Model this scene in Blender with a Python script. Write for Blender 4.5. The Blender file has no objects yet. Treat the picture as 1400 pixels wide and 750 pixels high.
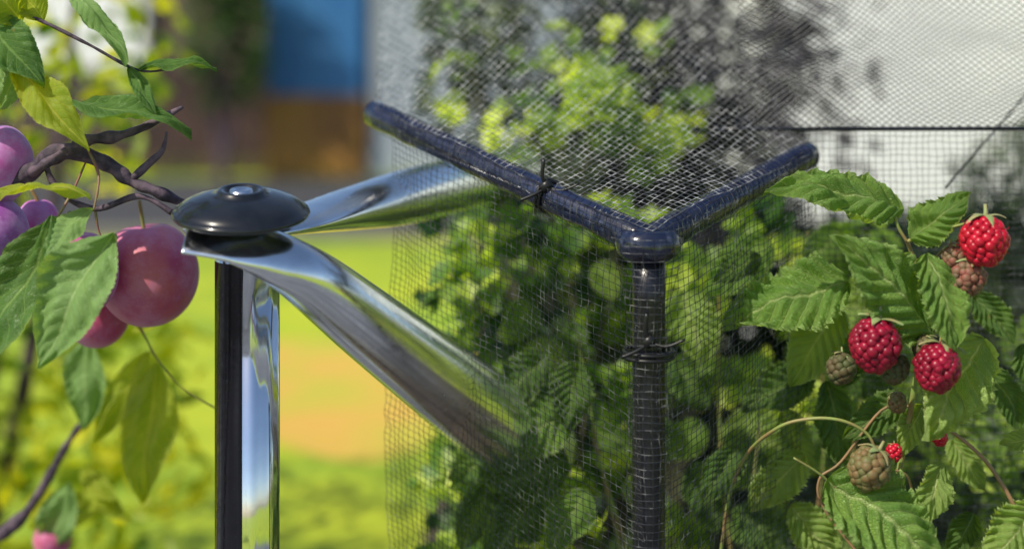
import bpy, math, random, bmesh
from mathutils import Vector, Matrix, noise
random.seed(11)
sc = bpy.context.scene
col = sc.collection
R = random.random
def U(a, b): return a + (b - a) * R()
V3 = Vector

# ------------------------------------------------------------------ helpers
def link(o, parent=None):
    col.objects.link(o)
    if parent is not None: o.parent = parent
    return o

def thing(name, label, cat, loc=(0, 0, 0), group=None):
    e = bpy.data.objects.new(name, None)
    e.empty_display_size = 0.05
    col.objects.link(e)
    e["label"] = label; e["category"] = cat
    if group: e["group"] = group
    return e

def mesh_obj(name, V, F, mat, parent=None, smooth=True, uvs=None, tint=None):
    me = bpy.data.meshes.new(name)
    me.from_pydata([tuple(v) for v in V], [], F)
    if smooth:
        me.polygons.foreach_set("use_smooth", [True] * len(me.polygons))
    if uvs is not None:
        l = me.uv_layers.new(name="UVMap")
        buf = []
        for lp in me.loops:
            buf.extend(uvs[lp.vertex_index])
        l.data.foreach_set("uv", buf)
    if tint is not None:
        a = me.attributes.new("tint", 'FLOAT', 'POINT')
        a.data.foreach_set("value", tint)
    if mat: me.materials.append(mat)
    me.update()
    o = bpy.data.objects.new(name, me)
    return link(o, parent)

def box(name, lo, hi, mat, parent=None, bevel=0.0):
    x0, y0, z0 = lo; x1, y1, z1 = hi
    V = [(x0,y0,z0),(x1,y0,z0),(x1,y1,z0),(x0,y1,z0),(x0,y0,z1),(x1,y0,z1),(x1,y1,z1),(x0,y1,z1)]
    F = [(0,3,2,1),(4,5,6,7),(0,1,5,4),(1,2,6,5),(2,3,7,6),(3,0,4,7)]
    o = mesh_obj(name, V, F, mat, parent, smooth=False)
    if bevel:
        m = o.modifiers.new("b", 'BEVEL'); m.width = bevel; m.segments = 2
    return o

def catmull(pts, sub=6):
    P = [V3(p) for p in pts]
    if len(P) < 3: 
        return [P[0].lerp(P[-1], i / sub) for i in range(sub + 1)]
    out = []
    for i in range(len(P) - 1):
        p0 = P[max(i-1, 0)]; p1 = P[i]; p2 = P[i+1]; p3 = P[min(i+2, len(P)-1)]
        for k in range(sub):
            t = k / sub
            out.append(0.5 * ((2*p1) + (p2-p0)*t + (2*p0-5*p1+4*p2-p3)*t*t + (3*p1-p0-3*p2+p3)*t**3))
    out.append(P[-1])
    return out

def tube_geo(V, F, pts, radii, sides=10, cap=True):
    n = len(pts)
    base = len(V)
    up = V3((0, 0, 1))
    t0 = (pts[1] - pts[0]).normalized()
    s = t0.cross(up)
    if s.length < 1e-3: s = t0.cross(V3((0, 1, 0)))
    s.normalize()
    for i in range(n):
        t = (pts[min(i+1, n-1)] - pts[max(i-1, 0)]).normalized()
        s = (s - t * s.dot(t)).normalized()
        b = t.cross(s)
        r = radii[i] if isinstance(radii, list) else radii
        for k in range(sides):
            a = 2 * math.pi * k / sides
            V.append(pts[i] + s * (math.cos(a) * r) + b * (math.sin(a) * r))
    for i in range(n - 1):
        for k in range(sides):
            a = base + i*sides + k; b2 = base + i*sides + (k+1) % sides
            F.append((a, b2, b2 + sides, a + sides))
    if cap:
        F.append(tuple(base + k for k in reversed(range(sides))))
        F.append(tuple(base + (n-1)*sides + k for k in range(sides)))

def tube(name, pts, r0, r1, mat, parent=None, sides=12, sub=6, knob=0.0):
    P = catmull(pts, sub)
    n = len(P)
    rad = [(r0 + (r1 - r0) * i / (n-1)) * (1 + knob * noise.noise(P[i] * 45)) for i in range(n)]
    V, F = [], []
    tube_geo(V, F, P, rad, sides)
    return mesh_obj(name, V, F, mat, parent)

def lathe(name, prof, origin, axis, mat, parent=None, seg=64):
    axis = V3(axis).normalized()
    q = axis.to_track_quat('Z', 'Y')
    V, F = [], []
    for r, z in prof:
        for k in range(seg):
            a = 2*math.pi*k/seg
            V.append(V3(origin) + q @ V3((math.cos(a)*r, math.sin(a)*r, z)))
    m = len(prof)
    for i in range(m-1):
        for k in range(seg):
            a = i*seg+k; b = i*seg+(k+1) % seg
            F.append((a, b, b+seg, a+seg))
    F.append(tuple(reversed(range(seg)))); F.append(tuple((m-1)*seg+k for k in range(seg)))
    return mesh_obj(name, V, F, mat, parent)

# ------------------------------------------------------------------ materials
def nodes_of(name):
    m = bpy.data.materials.new(name); m.use_nodes = True
    nt = m.node_tree
    b = nt.nodes["Principled BSDF"]; out = nt.nodes["Material Output"]
    return m, nt, b, out
def N(nt, t, **kw):
    n = nt.nodes.new(t)
    for k, v in kw.items(): setattr(n, k, v)
    return n
def c4(c): return (c[0], c[1], c[2], 1)
def math_n(nt, op, a, b=None, c=None):
    n = N(nt, "ShaderNodeMath", operation=op)
    for i, x in enumerate((a, b, c)):
        if x is None: continue
        if isinstance(x, (int, float)): n.inputs[i].default_value = x
        else: nt.links.new(x, n.inputs[i])
    return n.outputs[0]
def mixc(nt, f, a, b, mode='MIX'):
    n = N(nt, "ShaderNodeMix", data_type='RGBA', blend_type=mode)
    for i, x in ((0, f), (6, a), (7, b)):
        if isinstance(x, (int, float)): n.inputs[i].default_value = x
        elif isinstance(x, tuple): n.inputs[i].default_value = c4(x)
        else: nt.links.new(x, n.inputs[i])
    return n.outputs[2]
def smooth(nt, x, lo, hi, a=0.0, b=1.0):
    n = N(nt, "ShaderNodeMapRange", interpolation_type='SMOOTHSTEP')
    nt.links.new(x, n.inputs[0])
    n.inputs[1].default_value = lo; n.inputs[2].default_value = hi
    n.inputs[3].default_value = a; n.inputs[4].default_value = b
    return n.outputs[0]
def noise_n(nt, scale, detail=4, vec=None, rough=0.55):
    n = N(nt, "ShaderNodeTexNoise"); n.inputs["Scale"].default_value = scale
    n.inputs["Detail"].default_value = detail; n.inputs["Roughness"].default_value = rough
    if vec is None:
        tc = N(nt, "ShaderNodeTexCoord"); vec = tc.outputs["Object"]
    nt.links.new(vec, n.inputs["Vector"])
    return n.outputs[0]
def bump(nt, h, b, strength=0.3, dist=0.002):
    n = N(nt, "ShaderNodeBump"); n.inputs["Strength"].default_value = strength
    n.inputs["Distance"].default_value = dist
    nt.links.new(h, n.inputs["Height"]); nt.links.new(n.outputs[0], b.inputs["Normal"])
    return n.outputs[0]

def simple(name, c1, c2=None, scale=8, rough=0.6, metal=0.0, bmp=0.0, bdist=0.002, detail=5, coat=0.0, lo=.35, hi=.65):
    m, nt, b, out = nodes_of(name)
    b.inputs["Roughness"].default_value = rough; b.inputs["Metallic"].default_value = metal
    b.inputs["Coat Weight"].default_value = coat; b.inputs["Coat Roughness"].default_value = .12
    nz = noise_n(nt, scale, detail)
    if c2 is None: c2 = tuple(x*0.75 for x in c1)
    f = smooth(nt, nz, lo, hi)
    nt.links.new(mixc(nt, f, c1, c2), b.inputs["Base Color"])
    if bmp: bump(nt, nz, b, bmp, bdist)
    return m

def translucent_mix(nt, b, out, colsock, amt, gain=(1.8, 1.65, 0.35), nrm=None):
    t = N(nt, "ShaderNodeBsdfTranslucent")
    nt.links.new(mixc(nt, 1.0, colsock, gain, 'MULTIPLY'), t.inputs["Color"])
    if nrm is not None: nt.links.new(nrm, t.inputs["Normal"])
    mx = N(nt, "ShaderNodeMixShader"); mx.inputs[0].default_value = amt
    nt.links.new(b.outputs[0], mx.inputs[1]); nt.links.new(t.outputs[0], mx.inputs[2])
    nt.links.new(mx.outputs[0], out.inputs["Surface"])

def leaf_mat(name, base, base2, vein, nveins=8, slant=0.25, trans=0.35, rough=0.45, vw=0.14, retic=40, bs=0.5):
    m, nt, b, out = nodes_of(name)
    tc = N(nt, "ShaderNodeTexCoord")
    sp = N(nt, "ShaderNodeSeparateXYZ"); nt.links.new(tc.outputs["UV"], sp.inputs[0])
    u, v = sp.outputs[0], sp.outputs[1]
    av = math_n(nt, 'MULTIPLY', math_n(nt, 'ABSOLUTE', math_n(nt, 'SUBTRACT', v, 0.5)), 2.0)
    mid = smooth(nt, av, 0.015, 0.07, 1.0, 0.0)
    ph = math_n(nt, 'FRACT', math_n(nt, 'MULTIPLY', math_n(nt, 'SUBTRACT', u, math_n(nt, 'MULTIPLY', av, slant)), float(nveins)))
    d = math_n(nt, 'MULTIPLY', math_n(nt, 'ABSOLUTE', math_n(nt, 'SUBTRACT', ph, 0.5)), 2.0)
    side = smooth(nt, d, 0.0, vw, 0.75, 0.0)
    veins = math_n(nt, 'MAXIMUM', mid, side)
    vo = N(nt, "ShaderNodeTexVoronoi", feature='DISTANCE_TO_EDGE'); vo.inputs["Scale"].default_value = retic
    nt.links.new(tc.outputs["UV"], vo.inputs["Vector"])
    ret = smooth(nt, vo.outputs[0], 0.0, 0.16, 0.0, 1.0)
    nz = noise_n(nt, 22, 5)
    cb = mixc(nt, smooth(nt, nz, 0.35, 0.68), base, base2)
    sp2 = noise_n(nt, 75, 3)
    cb = mixc(nt, smooth(nt, sp2, 0.70, 0.76, 0, .6), cb, (0.30, 0.22, 0.08))
    cb = mixc(nt, smooth(nt, av, .82, 1.0, 0, .45), cb, vein)
    cb = mixc(nt, math_n(nt, 'MULTIPLY', math_n(nt, 'SUBTRACT', 1.0, ret), 0.35), cb, vein)
    cc = mixc(nt, veins, cb, vein)
    nt.links.new(cc, b.inputs["Base Color"])
    b.inputs["Roughness"].default_value = rough
    b.inputs["Specular IOR Level"].default_value = 0.4
    h = math_n(nt, 'SUBTRACT', math_n(nt, 'MULTIPLY', ret, 0.6), veins)
    nr = bump(nt, h, b, bs, 0.003)
    translucent_mix(nt, b, out, cc, trans, nrm=nr)
    return m

def foliage_mat(name, dark, mid, bright, trans=0.4, rough=0.45, gain=(1.6, 1.6, 0.5)):
    m, nt, b, out = nodes_of(name)
    at = N(nt, "ShaderNodeAttribute", attribute_name="tint")
    cr = N(nt, "ShaderNodeValToRGB")
    e = cr.color_ramp.elements
    e[0].position = 0.15; e[0].color = c4(dark)
    e[1].position = 0.9; e[1].color = c4(bright)
    k = cr.color_ramp.elements.new(0.55); k.color = c4(mid)
    nt.links.new(at.outputs["Fac"], cr.inputs[0])
    nz = noise_n(nt, 60, 3)
    cc = mixc(nt, smooth(nt, nz, 0.3, 0.7, 0.0, 0.3), cr.outputs[0], dark)
    nt.links.new(cc, b.inputs["Base Color"]); b.inputs["Roughness"].default_value = rough
    translucent_mix(nt, b, out, cc, trans, gain)
    return m

def plum_mat(name, c1, c2, bloom, ba=0.5):
    m, nt, b, out = nodes_of(name)
    nz = noise_n(nt, 9, 3); nz2 = noise_n(nt, 17, 6, rough=0.7); nz3 = noise_n(nt, 230, 2)
    cc = mixc(nt, smooth(nt, nz, 0.40, 0.60), c1, c2)
    cc = mixc(nt, smooth(nt, nz2, 0.38, 0.64, 0.10, ba), cc, bloom)
    cc = mixc(nt, smooth(nt, nz3, 0.66, 0.74, 0, 0.35), cc, (0.65, 0.38, 0.45))
    nt.links.new(cc, b.inputs["Base Color"])
    nt.links.new(smooth(nt, nz2, 0.3, 0.7, 0.38, 0.7), b.inputs["Roughness"])
    b.inputs["Sheen Weight"].default_value = .25
    b.inputs["Sheen Roughness"].default_value = .5
    b.inputs["Sheen Tint"].default_value = (.85, .75, .95, 1)
    return m

def berry_mat(name, c1, c2, sss=0.3, rough=0.28):
    m, nt, b, out = nodes_of(name)
    nz = noise_n(nt, 70, 3)
    cc = mixc(nt, smooth(nt, nz, 0.35, 0.65), c1, c2)
    nt.links.new(cc, b.inputs["Base Color"]); b.inputs["Roughness"].default_value = rough
    b.inputs["Subsurface Weight"].default_value = sss
    b.inputs["Specular IOR Level"].default_value = .35
    b.inputs["Subsurface Radius"].default_value = (0.006, 0.0015, 0.0015); b.inputs["Subsurface Scale"].default_value = 1.0
    bump(nt, noise_n(nt, 500, 2), b, 0.15, 0.001)
    return m

def metal_mat(name, base, rough, streak=0.15, bs=.12):
    m, nt, b, out = nodes_of(name)
    tc = N(nt, "ShaderNodeTexCoord")
    nz = noise_n(nt, 90, 6, tc.outputs["Object"], 0.7)
    nz2 = noise_n(nt, 9, 4, tc.outputs["Object"])
    b.inputs["Metallic"].default_value = 1.0
    nt.links.new(mixc(nt, smooth(nt, nz2, 0.3, 0.7), base, tuple(x*0.82 for x in base)), b.inputs["Base Color"])
    nt.links.new(smooth(nt, nz, 0.3, 0.75, rough, rough + streak), b.inputs["Roughness"])
    bump(nt, nz2, b, bs, 0.01)
    return m

M_bark = simple("bark", (0.12, 0.08, 0.11), (0.03, 0.02, 0.035), 60, 0.75, bmp=0.8, bdist=0.004)
M_stem = simple("green_stem", (0.20, 0.28, 0.06), (0.26, 0.17, 0.07), 30, 0.5, bmp=0.2)
M_cane = simple("brown_stem", (0.06, 0.055, 0.03), (0.04, 0.05, 0.02), 40, 0.6, bmp=0.3)
M_ccane = simple("tan_cane", (0.30, 0.17, 0.08), (0.20, 0.14, 0.06), 40, 0.6, bmp=0.3)
M_redstem = simple("red_stem", (0.25, 0.07, 0.07), (0.18, 0.16, 0.05), 40, 0.5)
M_chrome = metal_mat("galvanised_steel", (0.88, 0.91, 0.95), 0.15, 0.13, .06)
M_chrome2 = metal_mat("polished_steel", (0.90, 0.92, 0.95), 0.06, 0.06, .03)
M_darkrefl = metal_mat("painted_dark_reflection", (0.085, 0.085, 0.095), 0.10, 0.2, .15)  # near-black base colour paints in the post's dark reflection
M_cap = simple("black_plastic", (0.006, 0.007, 0.009), (0.012, 0.013, 0.016), 30, 0.2, coat=0.4)
M_navy = simple("navy_painted_tube", (0.006, 0.009, 0.030), (0.014, 0.020, 0.055), 25, 0.14, bmp=0.2, bdist=0.002, coat=0.8)
M_black = simple("black_painted_tube", (0.004, 0.004, 0.008), (0.010, 0.010, 0.016), 40, 0.32, bmp=0.15, bdist=0.002, coat=0.15)
M_tie = simple("black_nylon", (0.01, 0.01, 0.01), None, 50, 0.4)
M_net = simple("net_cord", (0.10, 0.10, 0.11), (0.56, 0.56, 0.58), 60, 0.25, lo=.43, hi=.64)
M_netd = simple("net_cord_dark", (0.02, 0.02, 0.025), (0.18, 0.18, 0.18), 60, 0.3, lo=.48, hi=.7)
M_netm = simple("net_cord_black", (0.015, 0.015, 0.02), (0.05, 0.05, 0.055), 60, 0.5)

# ------------------------------------------------------------------ leaves
def leaf(name, base, tip, width, normal, mat, parent, kind='plum', droop=0.1, fold=0.15, wave=0.02, seed=0):
    base = V3(base); tip = V3(tip)
    d = tip - base; L = d.length; d.normalize()
    n = V3(normal); n = (n - d * n.dot(d)).normalized()
    s = d.cross(n).normalized()
    if kind == 'rasp':
        nu, nv = 96, 14; nveins = 8; slant = 0.28; ser = 0.085; nser = 22; pleat = 0.015
    else:
        nu, nv = 80, 10; nveins = 10; slant = 0.22; ser = 0.03; nser = 30; pleat = 0.006
    rnd = random.Random(seed + int(abs(base.x) * 9999))
    off = V3((rnd.random()*20, rnd.random()*20, 0))
    V, F, UV = [], [], []
    for i in range(nu + 1):
        u = i / nu
        if kind == 'rasp':
            w = (max(u, 0) ** 0.55) * (max(1 - u, 0) ** 0.85) * 1.95
            w = min(w, 1.02)
        else:
            w = math.sin(math.pi * min(1, u ** 0.9)) ** 0.75 if 0 < u < 1 else 0
            w *= 1 - 0.25 * u ** 3
        ph = (u * nser) % 1.0
        saw = (1 - ph) - 0.5
        big = math.sin(u * nveins * 2 * math.pi) if kind == 'rasp' else 0
        for j in range(-nv, nv + 1):
            v = j / nv; a = abs(v)
            e = a ** 5
            ww = w * (1 + e * (ser * saw * 2 + 0.05 * big)) * (1 + .16 * noise.noise(off + V3((u * 2.5, (1 if v > 0 else -1) * 3, 4))) * a)
            uu = u + e * ser * 0.25 * (-saw) * w
            f = ((u - a * slant) * nveins) % 1.0
            hgt = -math.cos(2 * math.pi * (f - 0.5)) * pleat * width / 0.1 * 0.1 * (0.25 + a) * min(1, w * 1.5) * (1 - a**6*0.6)
            hgt *= 1 + .5 * noise.noise(off + V3((u * 6, v * 3, 9)))
            q = base + d * (uu * L) + s * (v * ww * width * 0.5)
            z = (droop * L * 4 * u * (1 - u)) + fold * width * 0.5 * a * w + hgt * 4
            z += wave * noise.noise(off + V3((u * 3, v * 1.6, 0))) * 2.6 * L * 0.5
            z += .012 * width * noise.noise(off + V3((u * 22, v * 12, 3))) * w
            z -= 0.14 * width * (a ** 2) * w * (0.5 + 1.4 * noise.noise(off + V3((u*5, v*3, 5))))
            sway = s * (0.16 * L * noise.noise(off + V3((u * 1.3, 0, 2))) * u)
            V.append(q + n * z + sway); UV.append((u, v * 0.5 + 0.5))
    c = 2 * nv + 1
    for i in range(nu):
        for j in range(c - 1):
            a = i * c + j
            F.append((a, a + 1, a + c + 1, a + c))
    return mesh_obj(name, V, F, mat, parent, uvs=UV)

LOBED = []
for k in range(16):
    a = 2 * math.pi * k / 16 - math.pi / 2
    r = 0.42 * (1 + 0.20 * math.cos(5 * (a - math.pi/2)))
    if k == 0: r = 0.14
    LOBED.append((math.cos(a) * r, math.sin(a) * r + 0.1))
OVAL = [(0, -0.5), (0.16, -0.3), (0.25, 0), (0.2, 0.25), (0, 0.55), (-0.2, 0.25), (-0.25, 0), (-0.16, -0.3)]
NEEDLE = [(0, -0.5), (0.07, -0.1), (0, 0.5), (-0.07, -0.1)]
def scatter(name, mat, pts, smin, smax, shape, parent, up=0.6, freq=6.0, bias=0.0, spread=0.8, face=(0, 0, 1)):
    V, F, T = [], [], []
    fv = V3(face)
    m = len(shape)
    for p in pts:
        n = (V3((U(-1, 1), U(-1, 1), U(-1, 1))) + fv * up * 1.6).normalized()
        q = n.to_track_quat('Z', 'Y') @ Matrix.Rotation(U(0, 6.283), 3, 'Z').to_quaternion()
        s = U(smin, smax)
        t = noise.noise(p * freq) * spread + 0.5 + U(-0.22, 0.22) + bias
        t = max(0, min(1, t))
        b = len(V)
        V.append(p + q @ V3((0, 0, -0.07 * s))); T.append(t)
        fold = U(0.1, 0.5)
        bend = U(-0.25, 0.1)
        for x, y in shape:
            V.append(p + q @ V3((x * s, y * s, (abs(x) * fold + bend * y * y) * s))); T.append(t)
        for k in range(m):
            F.append((b, b + 1 + k, b + 1 + (k + 1) % m))
    return mesh_obj(name, V, F, mat, parent, smooth=True, tint=T)

def cloud(n, lo, hi, freq=4.0, thr=-0.1, seed=0.0):
    lo = V3(lo); hi = V3(hi); out = []; tries = 0
    while len(out) < n and tries < n * 30:
        tries += 1
        p = V3((U(lo.x, hi.x), U(lo.y, hi.y), U(lo.z, hi.z)))
        c = (p - (lo + hi) / 2)
        e = (c.x / (hi.x - lo.x) * 2) ** 2 * .8 + (c.y / (hi.y - lo.y) * 2) ** 2 * .6 + (c.z / (hi.z - lo.z) * 2) ** 2 * .8
        if e > 1.05 + 0.5 * noise.noise(p * 5 + V3((seed, 3, 1))): continue
        if noise.noise(p * freq + V3((seed, seed * 2, 0))) > thr: out.append(p)
    return out

def stems(name, mat, base, tops, r, parent, name_r=None):
    V, F = [], []
    for t in tops:
        b = V3(base) + V3((U(-.05, .05), U(-.05, .05), 0)); t = V3(t)
        m1 = b.lerp(t, .35) + V3((U(-.06, .06), U(-.06, .06), 0)); m2 = b.lerp(t, .7) + V3((U(-.05, .05), U(-.05, .05), 0))
        P = catmull([b, m1, m2, t], 5)
        tube_geo(V, F, P, [r * (1 - .75 * i / (len(P)-1)) for i in range(len(P))], 7)
    return mesh_obj(name, V, F, mat, parent)

# ------------------------------------------------------------------ ground
M_grass = simple("lawn_grass", (0.38, 0.44, 0.012), (0.20, 0.31, 0.010), 1.0, 0.8, bmp=0.3, bdist=0.02)
g = box("lawn", (-80, -60, -0.3), (80, 140, 0.0), M_grass); g["kind"] = "structure"
M_soil = simple("orange_soil", (0.55, 0.33, 0.06), (0.42, 0.38, 0.04), 1.6, 0.9, bmp=0.5, bdist=0.02)
def sheet(name, poly, z, mat):
    o = mesh_obj(name, [(x, y, z) for x, y in poly], [tuple(range(len(poly)))], mat, smooth=False)
    o["kind"] = "structure"; return o
blob = []
for k in range(28):
    a = k / 28 * 2 * math.pi
    r = 1 + 0.18 * math.sin(3 * a) + 0.1 * math.sin(5*a+1)
    blob.append((-0.75 + 0.70 * r * math.cos(a), 5.3 + 1.2 * r * math.sin(a)))
sheet("soil", blob, 0.004, M_soil)
M_asph = simple("asphalt", (0.05, 0.052, 0.06), (0.035, 0.035, 0.04), 20, 0.85, bmp=0.4)
sheet("road", [(-30, 10.4), (30, 10.4), (30, 15.6), (-30, 15.6)], 0.004, M_asph)
k1 = box("kerb", (-30, 10.25, 0), (30, 10.4, 0.1), simple("concrete", (0.2, 0.19, 0.17), None, 10, 0.9)); k1["kind"] = "structure"
sheet("soil.001", [(-0.35, 0.1), (1.9, 0.1), (2.2, 3.6), (-0.3, 3.6)], 0.004, simple("dark_soil", (0.05, 0.035, 0.025), (0.08, 0.06, 0.04), 12, 0.95, bmp=0.6, bdist=0.02))
def slab_mat():
    m, nt, b, out = nodes_of("added_grey_paving")
    tc = N(nt, "ShaderNodeTexCoord")
    br_ = N(nt, "ShaderNodeTexBrick"); nt.links.new(tc.outputs["Object"], br_.inputs["Vector"])
    br_.inputs["Scale"].default_value = 1.0; br_.inputs["Brick Width"].default_value = .6; br_.inputs["Row Height"].default_value = .4
    br_.inputs["Mortar Size"].default_value = .012
    br_.inputs["Color1"].default_value = (.22, .23, .26, 1); br_.inputs["Color2"].default_value = (.14, .15, .18, 1); br_.inputs["Mortar"].default_value = (.06, .06, .06, 1)
    nz = noise_n(nt, 2.2, 6)
    nt.links.new(mixc(nt, smooth(nt, nz, .4, .6, 0, .8), br_.outputs[0], (.06, .065, .08)), b.inputs["Base Color"])
    b.inputs["Roughness"].default_value = .8
    return m
sheet("added_paving", [(-4.2, -4.4), (4.6, -4.4), (4.6, 0.09), (-0.36, 0.09), (-0.36, 1.6), (-4.2, 1.6)], 0.008, slab_mat())  # slabs out of view, added so the chrome reflects grey instead of lawn

# ------------------------------------------------------------------ buildings
M_blue = simple("blue_boards", (0.02, 0.13, 0.34), (0.04, 0.18, 0.40), 1.5, 0.5)
M_ochre = simple("ochre_boards", (0.38, 0.19, 0.03), (0.24, 0.11, 0.03), 1.5, 0.7)
M_roof = simple("roof_felt", (0.07, 0.05, 0.05), None, 8, 0.9)
M_pale = simple("pale_render", (0.36, 0.41, 0.46), (0.28, 0.33, 0.38), 0.8, 0.85)
M_cream = simple("cream_render", (0.62, 0.56, 0.48), (0.22, 0.18, 0.15), 0.35, 0.85)
M_white = simple("white_render", (0.90, 0.90, 0.92), (0.80, 0.81, 0.85), 0.5, 0.8)
M_glass = simple("window_glass", (0.02, 0.025, 0.03), None, 3, 0.08)
M_frame = simple("white_window_frame", (0.8, 0.8, 0.8), None, 5, 0.5)
M_brown = simple("brown_render", (0.16, 0.11, 0.085), (0.09, 0.06, 0.05), 0.5, 0.85)
def building(name, label, cat, x0, x1, y0, y1, h, mw, mp, ph, win=None):
    e = thing(name, label, cat)
    box("wall", (x0, y0, ph), (x1, y1, h), mw, e, 0.01)
    box("plinth", (x0 - .03, y0 - .03, 0), (x1 + .03, y1 + .03, ph), mp, e, 0.01)
    V = [(x0-.2, y0-.05, h), (x1+.2, y0-.05, h), (x1+.2, y1+.25, h), (x0-.2, y1+.25, h), (x0-.2, (y0+y1)/2, h+.9), (x1+.2, (y0+y1)/2, h+.9)]
    mesh_obj("roof", V, [(0,1,5,4), (2,3,4,5), (0,4,3), (1,2,5), (0,3,2,1)], M_roof, e, smooth=False)
    for (wx, wz, ww, wh) in (win or []):
        wn = box("window", (wx, y0-.02, wz), (wx+ww, y0-.004, wz+wh), M_glass, e)
        V, F = [], []
        for lo, hi in (((wx-.06, wz-.06), (wx, wz+wh+.06)), ((wx+ww, wz-.06), (wx+ww+.06, wz+wh+.06)), ((wx, wz-.06), (wx+ww, wz)), ((wx, wz+wh), (wx+ww, wz+wh+.06))):
            b = len(V)
            for yy in (y0-.05, y0-.003):
                V += [(lo[0], yy, lo[1]), (hi[0], yy, lo[1]), (hi[0], yy, hi[1]), (lo[0], yy, hi[1])]
            F += [tuple(b+i for i in q) for q in ((0,1,2,3), (4,7,6,5), (0,4,5,1), (1,5,6,2), (2,6,7,3), (3,7,4,0))]
        mesh_obj("frame", V, F, M_frame, wn, smooth=False)
    return e
building("garden_shed", "blue painted garden shed with an ochre base", "shed", -3.05, -1.86, 15.8, 18.2, 2.7, M_blue, M_ochre, 1.02)
building("garage", "pale grey rendered garage beside a blue shed", "garage", -1.78, 1.6, 15.9, 20, 3.0, M_pale, M_pale, 0.3)
building("house", "cream rendered house behind a brown timber fence", "house", -12.5, -5.3, 18.6, 25, 4.6, M_white, M_cream, 0.4, [(-9.2, 1.5, 1.2, 1.3)])
building("outbuilding", "brown rendered outbuilding behind a timber fence", "building", -5.0, -3.3, 18.6, 22, 3.4, M_brown, M_brown, 0.3)
building("outbuilding", "white rendered outbuilding behind the fruit cage", "building", 1.2, 6.5, 4.6, 8.5, 3.2, M_white, M_white, 0.25, [(4.8, 1.2, .9, 1.0)])

M_fence = simple("brown_fence_boards", (0.07, 0.035, 0.03), (0.035, 0.02, 0.02), 3, 0.8)
fe = thing("timber_fence", "dark brown timber board fence behind the lawn", "fence")
V, F = [], []
x = -9.5
while x < -3.1:
    b = len(V); w = 0.13; h = 1.35 + U(-.02, .02)
    for yy in (16.0, 16.025):
        V += [(x, yy, 0.05), (x+w, yy, 0.05), (x+w, yy, h), (x, yy, h)]
    F += [tuple(b+i for i in q) for q in ((0,1,2,3), (4,7,6,5), (0,4,5,1), (1,5,6,2), (2,6,7,3), (3,7,4,0))]
    x += 0.145
mesh_obj("boards", V, F, M_fence, fe, smooth=False)
box("rail", (-9.5, 16.03, 0.3), (-3.1, 16.08, 0.38), M_fence, fe)
box("rail", (-9.5, 16.03, 0.95), (-3.1, 16.08, 1.03), M_fence, fe)

# ------------------------------------------------------------------ far plants
FM_lime = foliage_mat("lime_leaves", (0.08, 0.17, 0.012), (0.38, 0.46, 0.02), (0.90, 0.80, 0.04), 0.6)
FM_currant = foliage_mat("currant_leaves", (0.02, 0.07, 0.02), (0.16, 0.30, 0.045), (0.58, 0.70, 0.09), 0.5)
FM_dark = foliage_mat("dark_leaves", (0.008, 0.022, 0.016), (0.03, 0.075, 0.03), (0.10, 0.19, 0.05), 0.3)
FM_slate = foliage_mat("slate_purple_leaves", (0.008, 0.008, 0.012), (0.026, 0.024, 0.034), (0.12, 0.11, 0.14), 0.15, gain=(1.0, 1.0, 1.0))
FM_sage = foliage_mat("sage_leaves", (0.02, 0.035, 0.02), (0.06, 0.10, 0.05), (0.22, 0.28, 0.10), 0.3, gain=(1.2, 1.3, .6))
FM_conifer = foliage_mat("conifer_needles", (0.006, 0.014, 0.010), (0.018, 0.04, 0.018), (0.07, 0.11, 0.03), 0.2)
FM_garden = foliage_mat("garden_leaves", (0.04, 0.09, 0.025), (0.20, 0.33, 0.05), (0.52, 0.64, 0.12), 0.45)

sh = thing("shrub", "round dark green shrub in front of the fence", "shrub")
scatter("foliage", foliage_mat("shrub_leaves", (0.01, 0.04, 0.01), (0.04, 0.12, 0.02), (0.10, 0.22, 0.03), 0.3),
        cloud(1500, (-3.95, 14.6, 0.9), (-2.9, 15.6, 3.1), 2, -0.3), .08, .18, OVAL, sh)
stems("stem", M_bark, (-3.45, 15.1, 0), [(-3.6, 15.1, 1.6), (-3.2, 15.2, 1.7), (-3.45, 15, 2.2)], .06, sh)

ft = thing("fruit_tree", "sunlit yellow green fruit tree full of leaves", "tree")
pts = cloud(760, (-2.4, 1.3, 1.2), (-1.02, 3.0, 2.3), 3.2, 0.04, 3)
pts += cloud(1200, (-2.2, 1.2, 0.1), (-0.88, 2.6, 1.05), 3.2, 0.0, 8)
scatter("crown", FM_lime, pts, .05, .11, OVAL, ft, up=0.3, freq=3.0, bias=.12)
stems("trunk", M_bark, (-1.6, 2.2, 0), [(-1.6, 2.2, 1.9), (-1.3, 1.8, 1.5), (-2.0, 2.3, 1.7), (-1.3, 2.3, 1.9), (-1.3, 1.6, .9)], .035, ft)

hd = thing("hedge", "tall dark evergreen hedge with dense small leaves", "hedge")
pts = []
for i in range(9500):
    p = V3((U(-0.12, 2.4), U(2.5, 3.2), R()))
    top = 1.5 if p.x < .85 else 1.12
    p.z = .02 + p.z * (top + .12 * noise.noise(V3((p.x * 4, p.y * 4, 0))))
    if p.x > -0.10 + 0.25 * noise.noise(p * 3) + (0.12 if p.z > 1.2 else 0): pts.append(p)
scatter("foliage", FM_dark, pts, .06, .12, OVAL, hd, up=0.3, freq=3)
stems("stem", M_cane, (1.0, 2.9, 0), [(0.1, 2.9, 1.2), (.6, 2.9, 1.2), (1.1, 2.9, 1.0), (1.8, 2.9, 1.0)], .04, hd)
st = thing("plum_shrub", "dark slate purple leaved tree behind the netting", "tree")
pts = cloud(4400, (0.10, 1.9, 1.15), (0.90, 2.8, 2.45), 4, -0.16, 5)
pts += cloud(420, (0.70, 2.0, 1.2), (1.10, 2.8, 2.4), 6, 0.0, 9)
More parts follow.
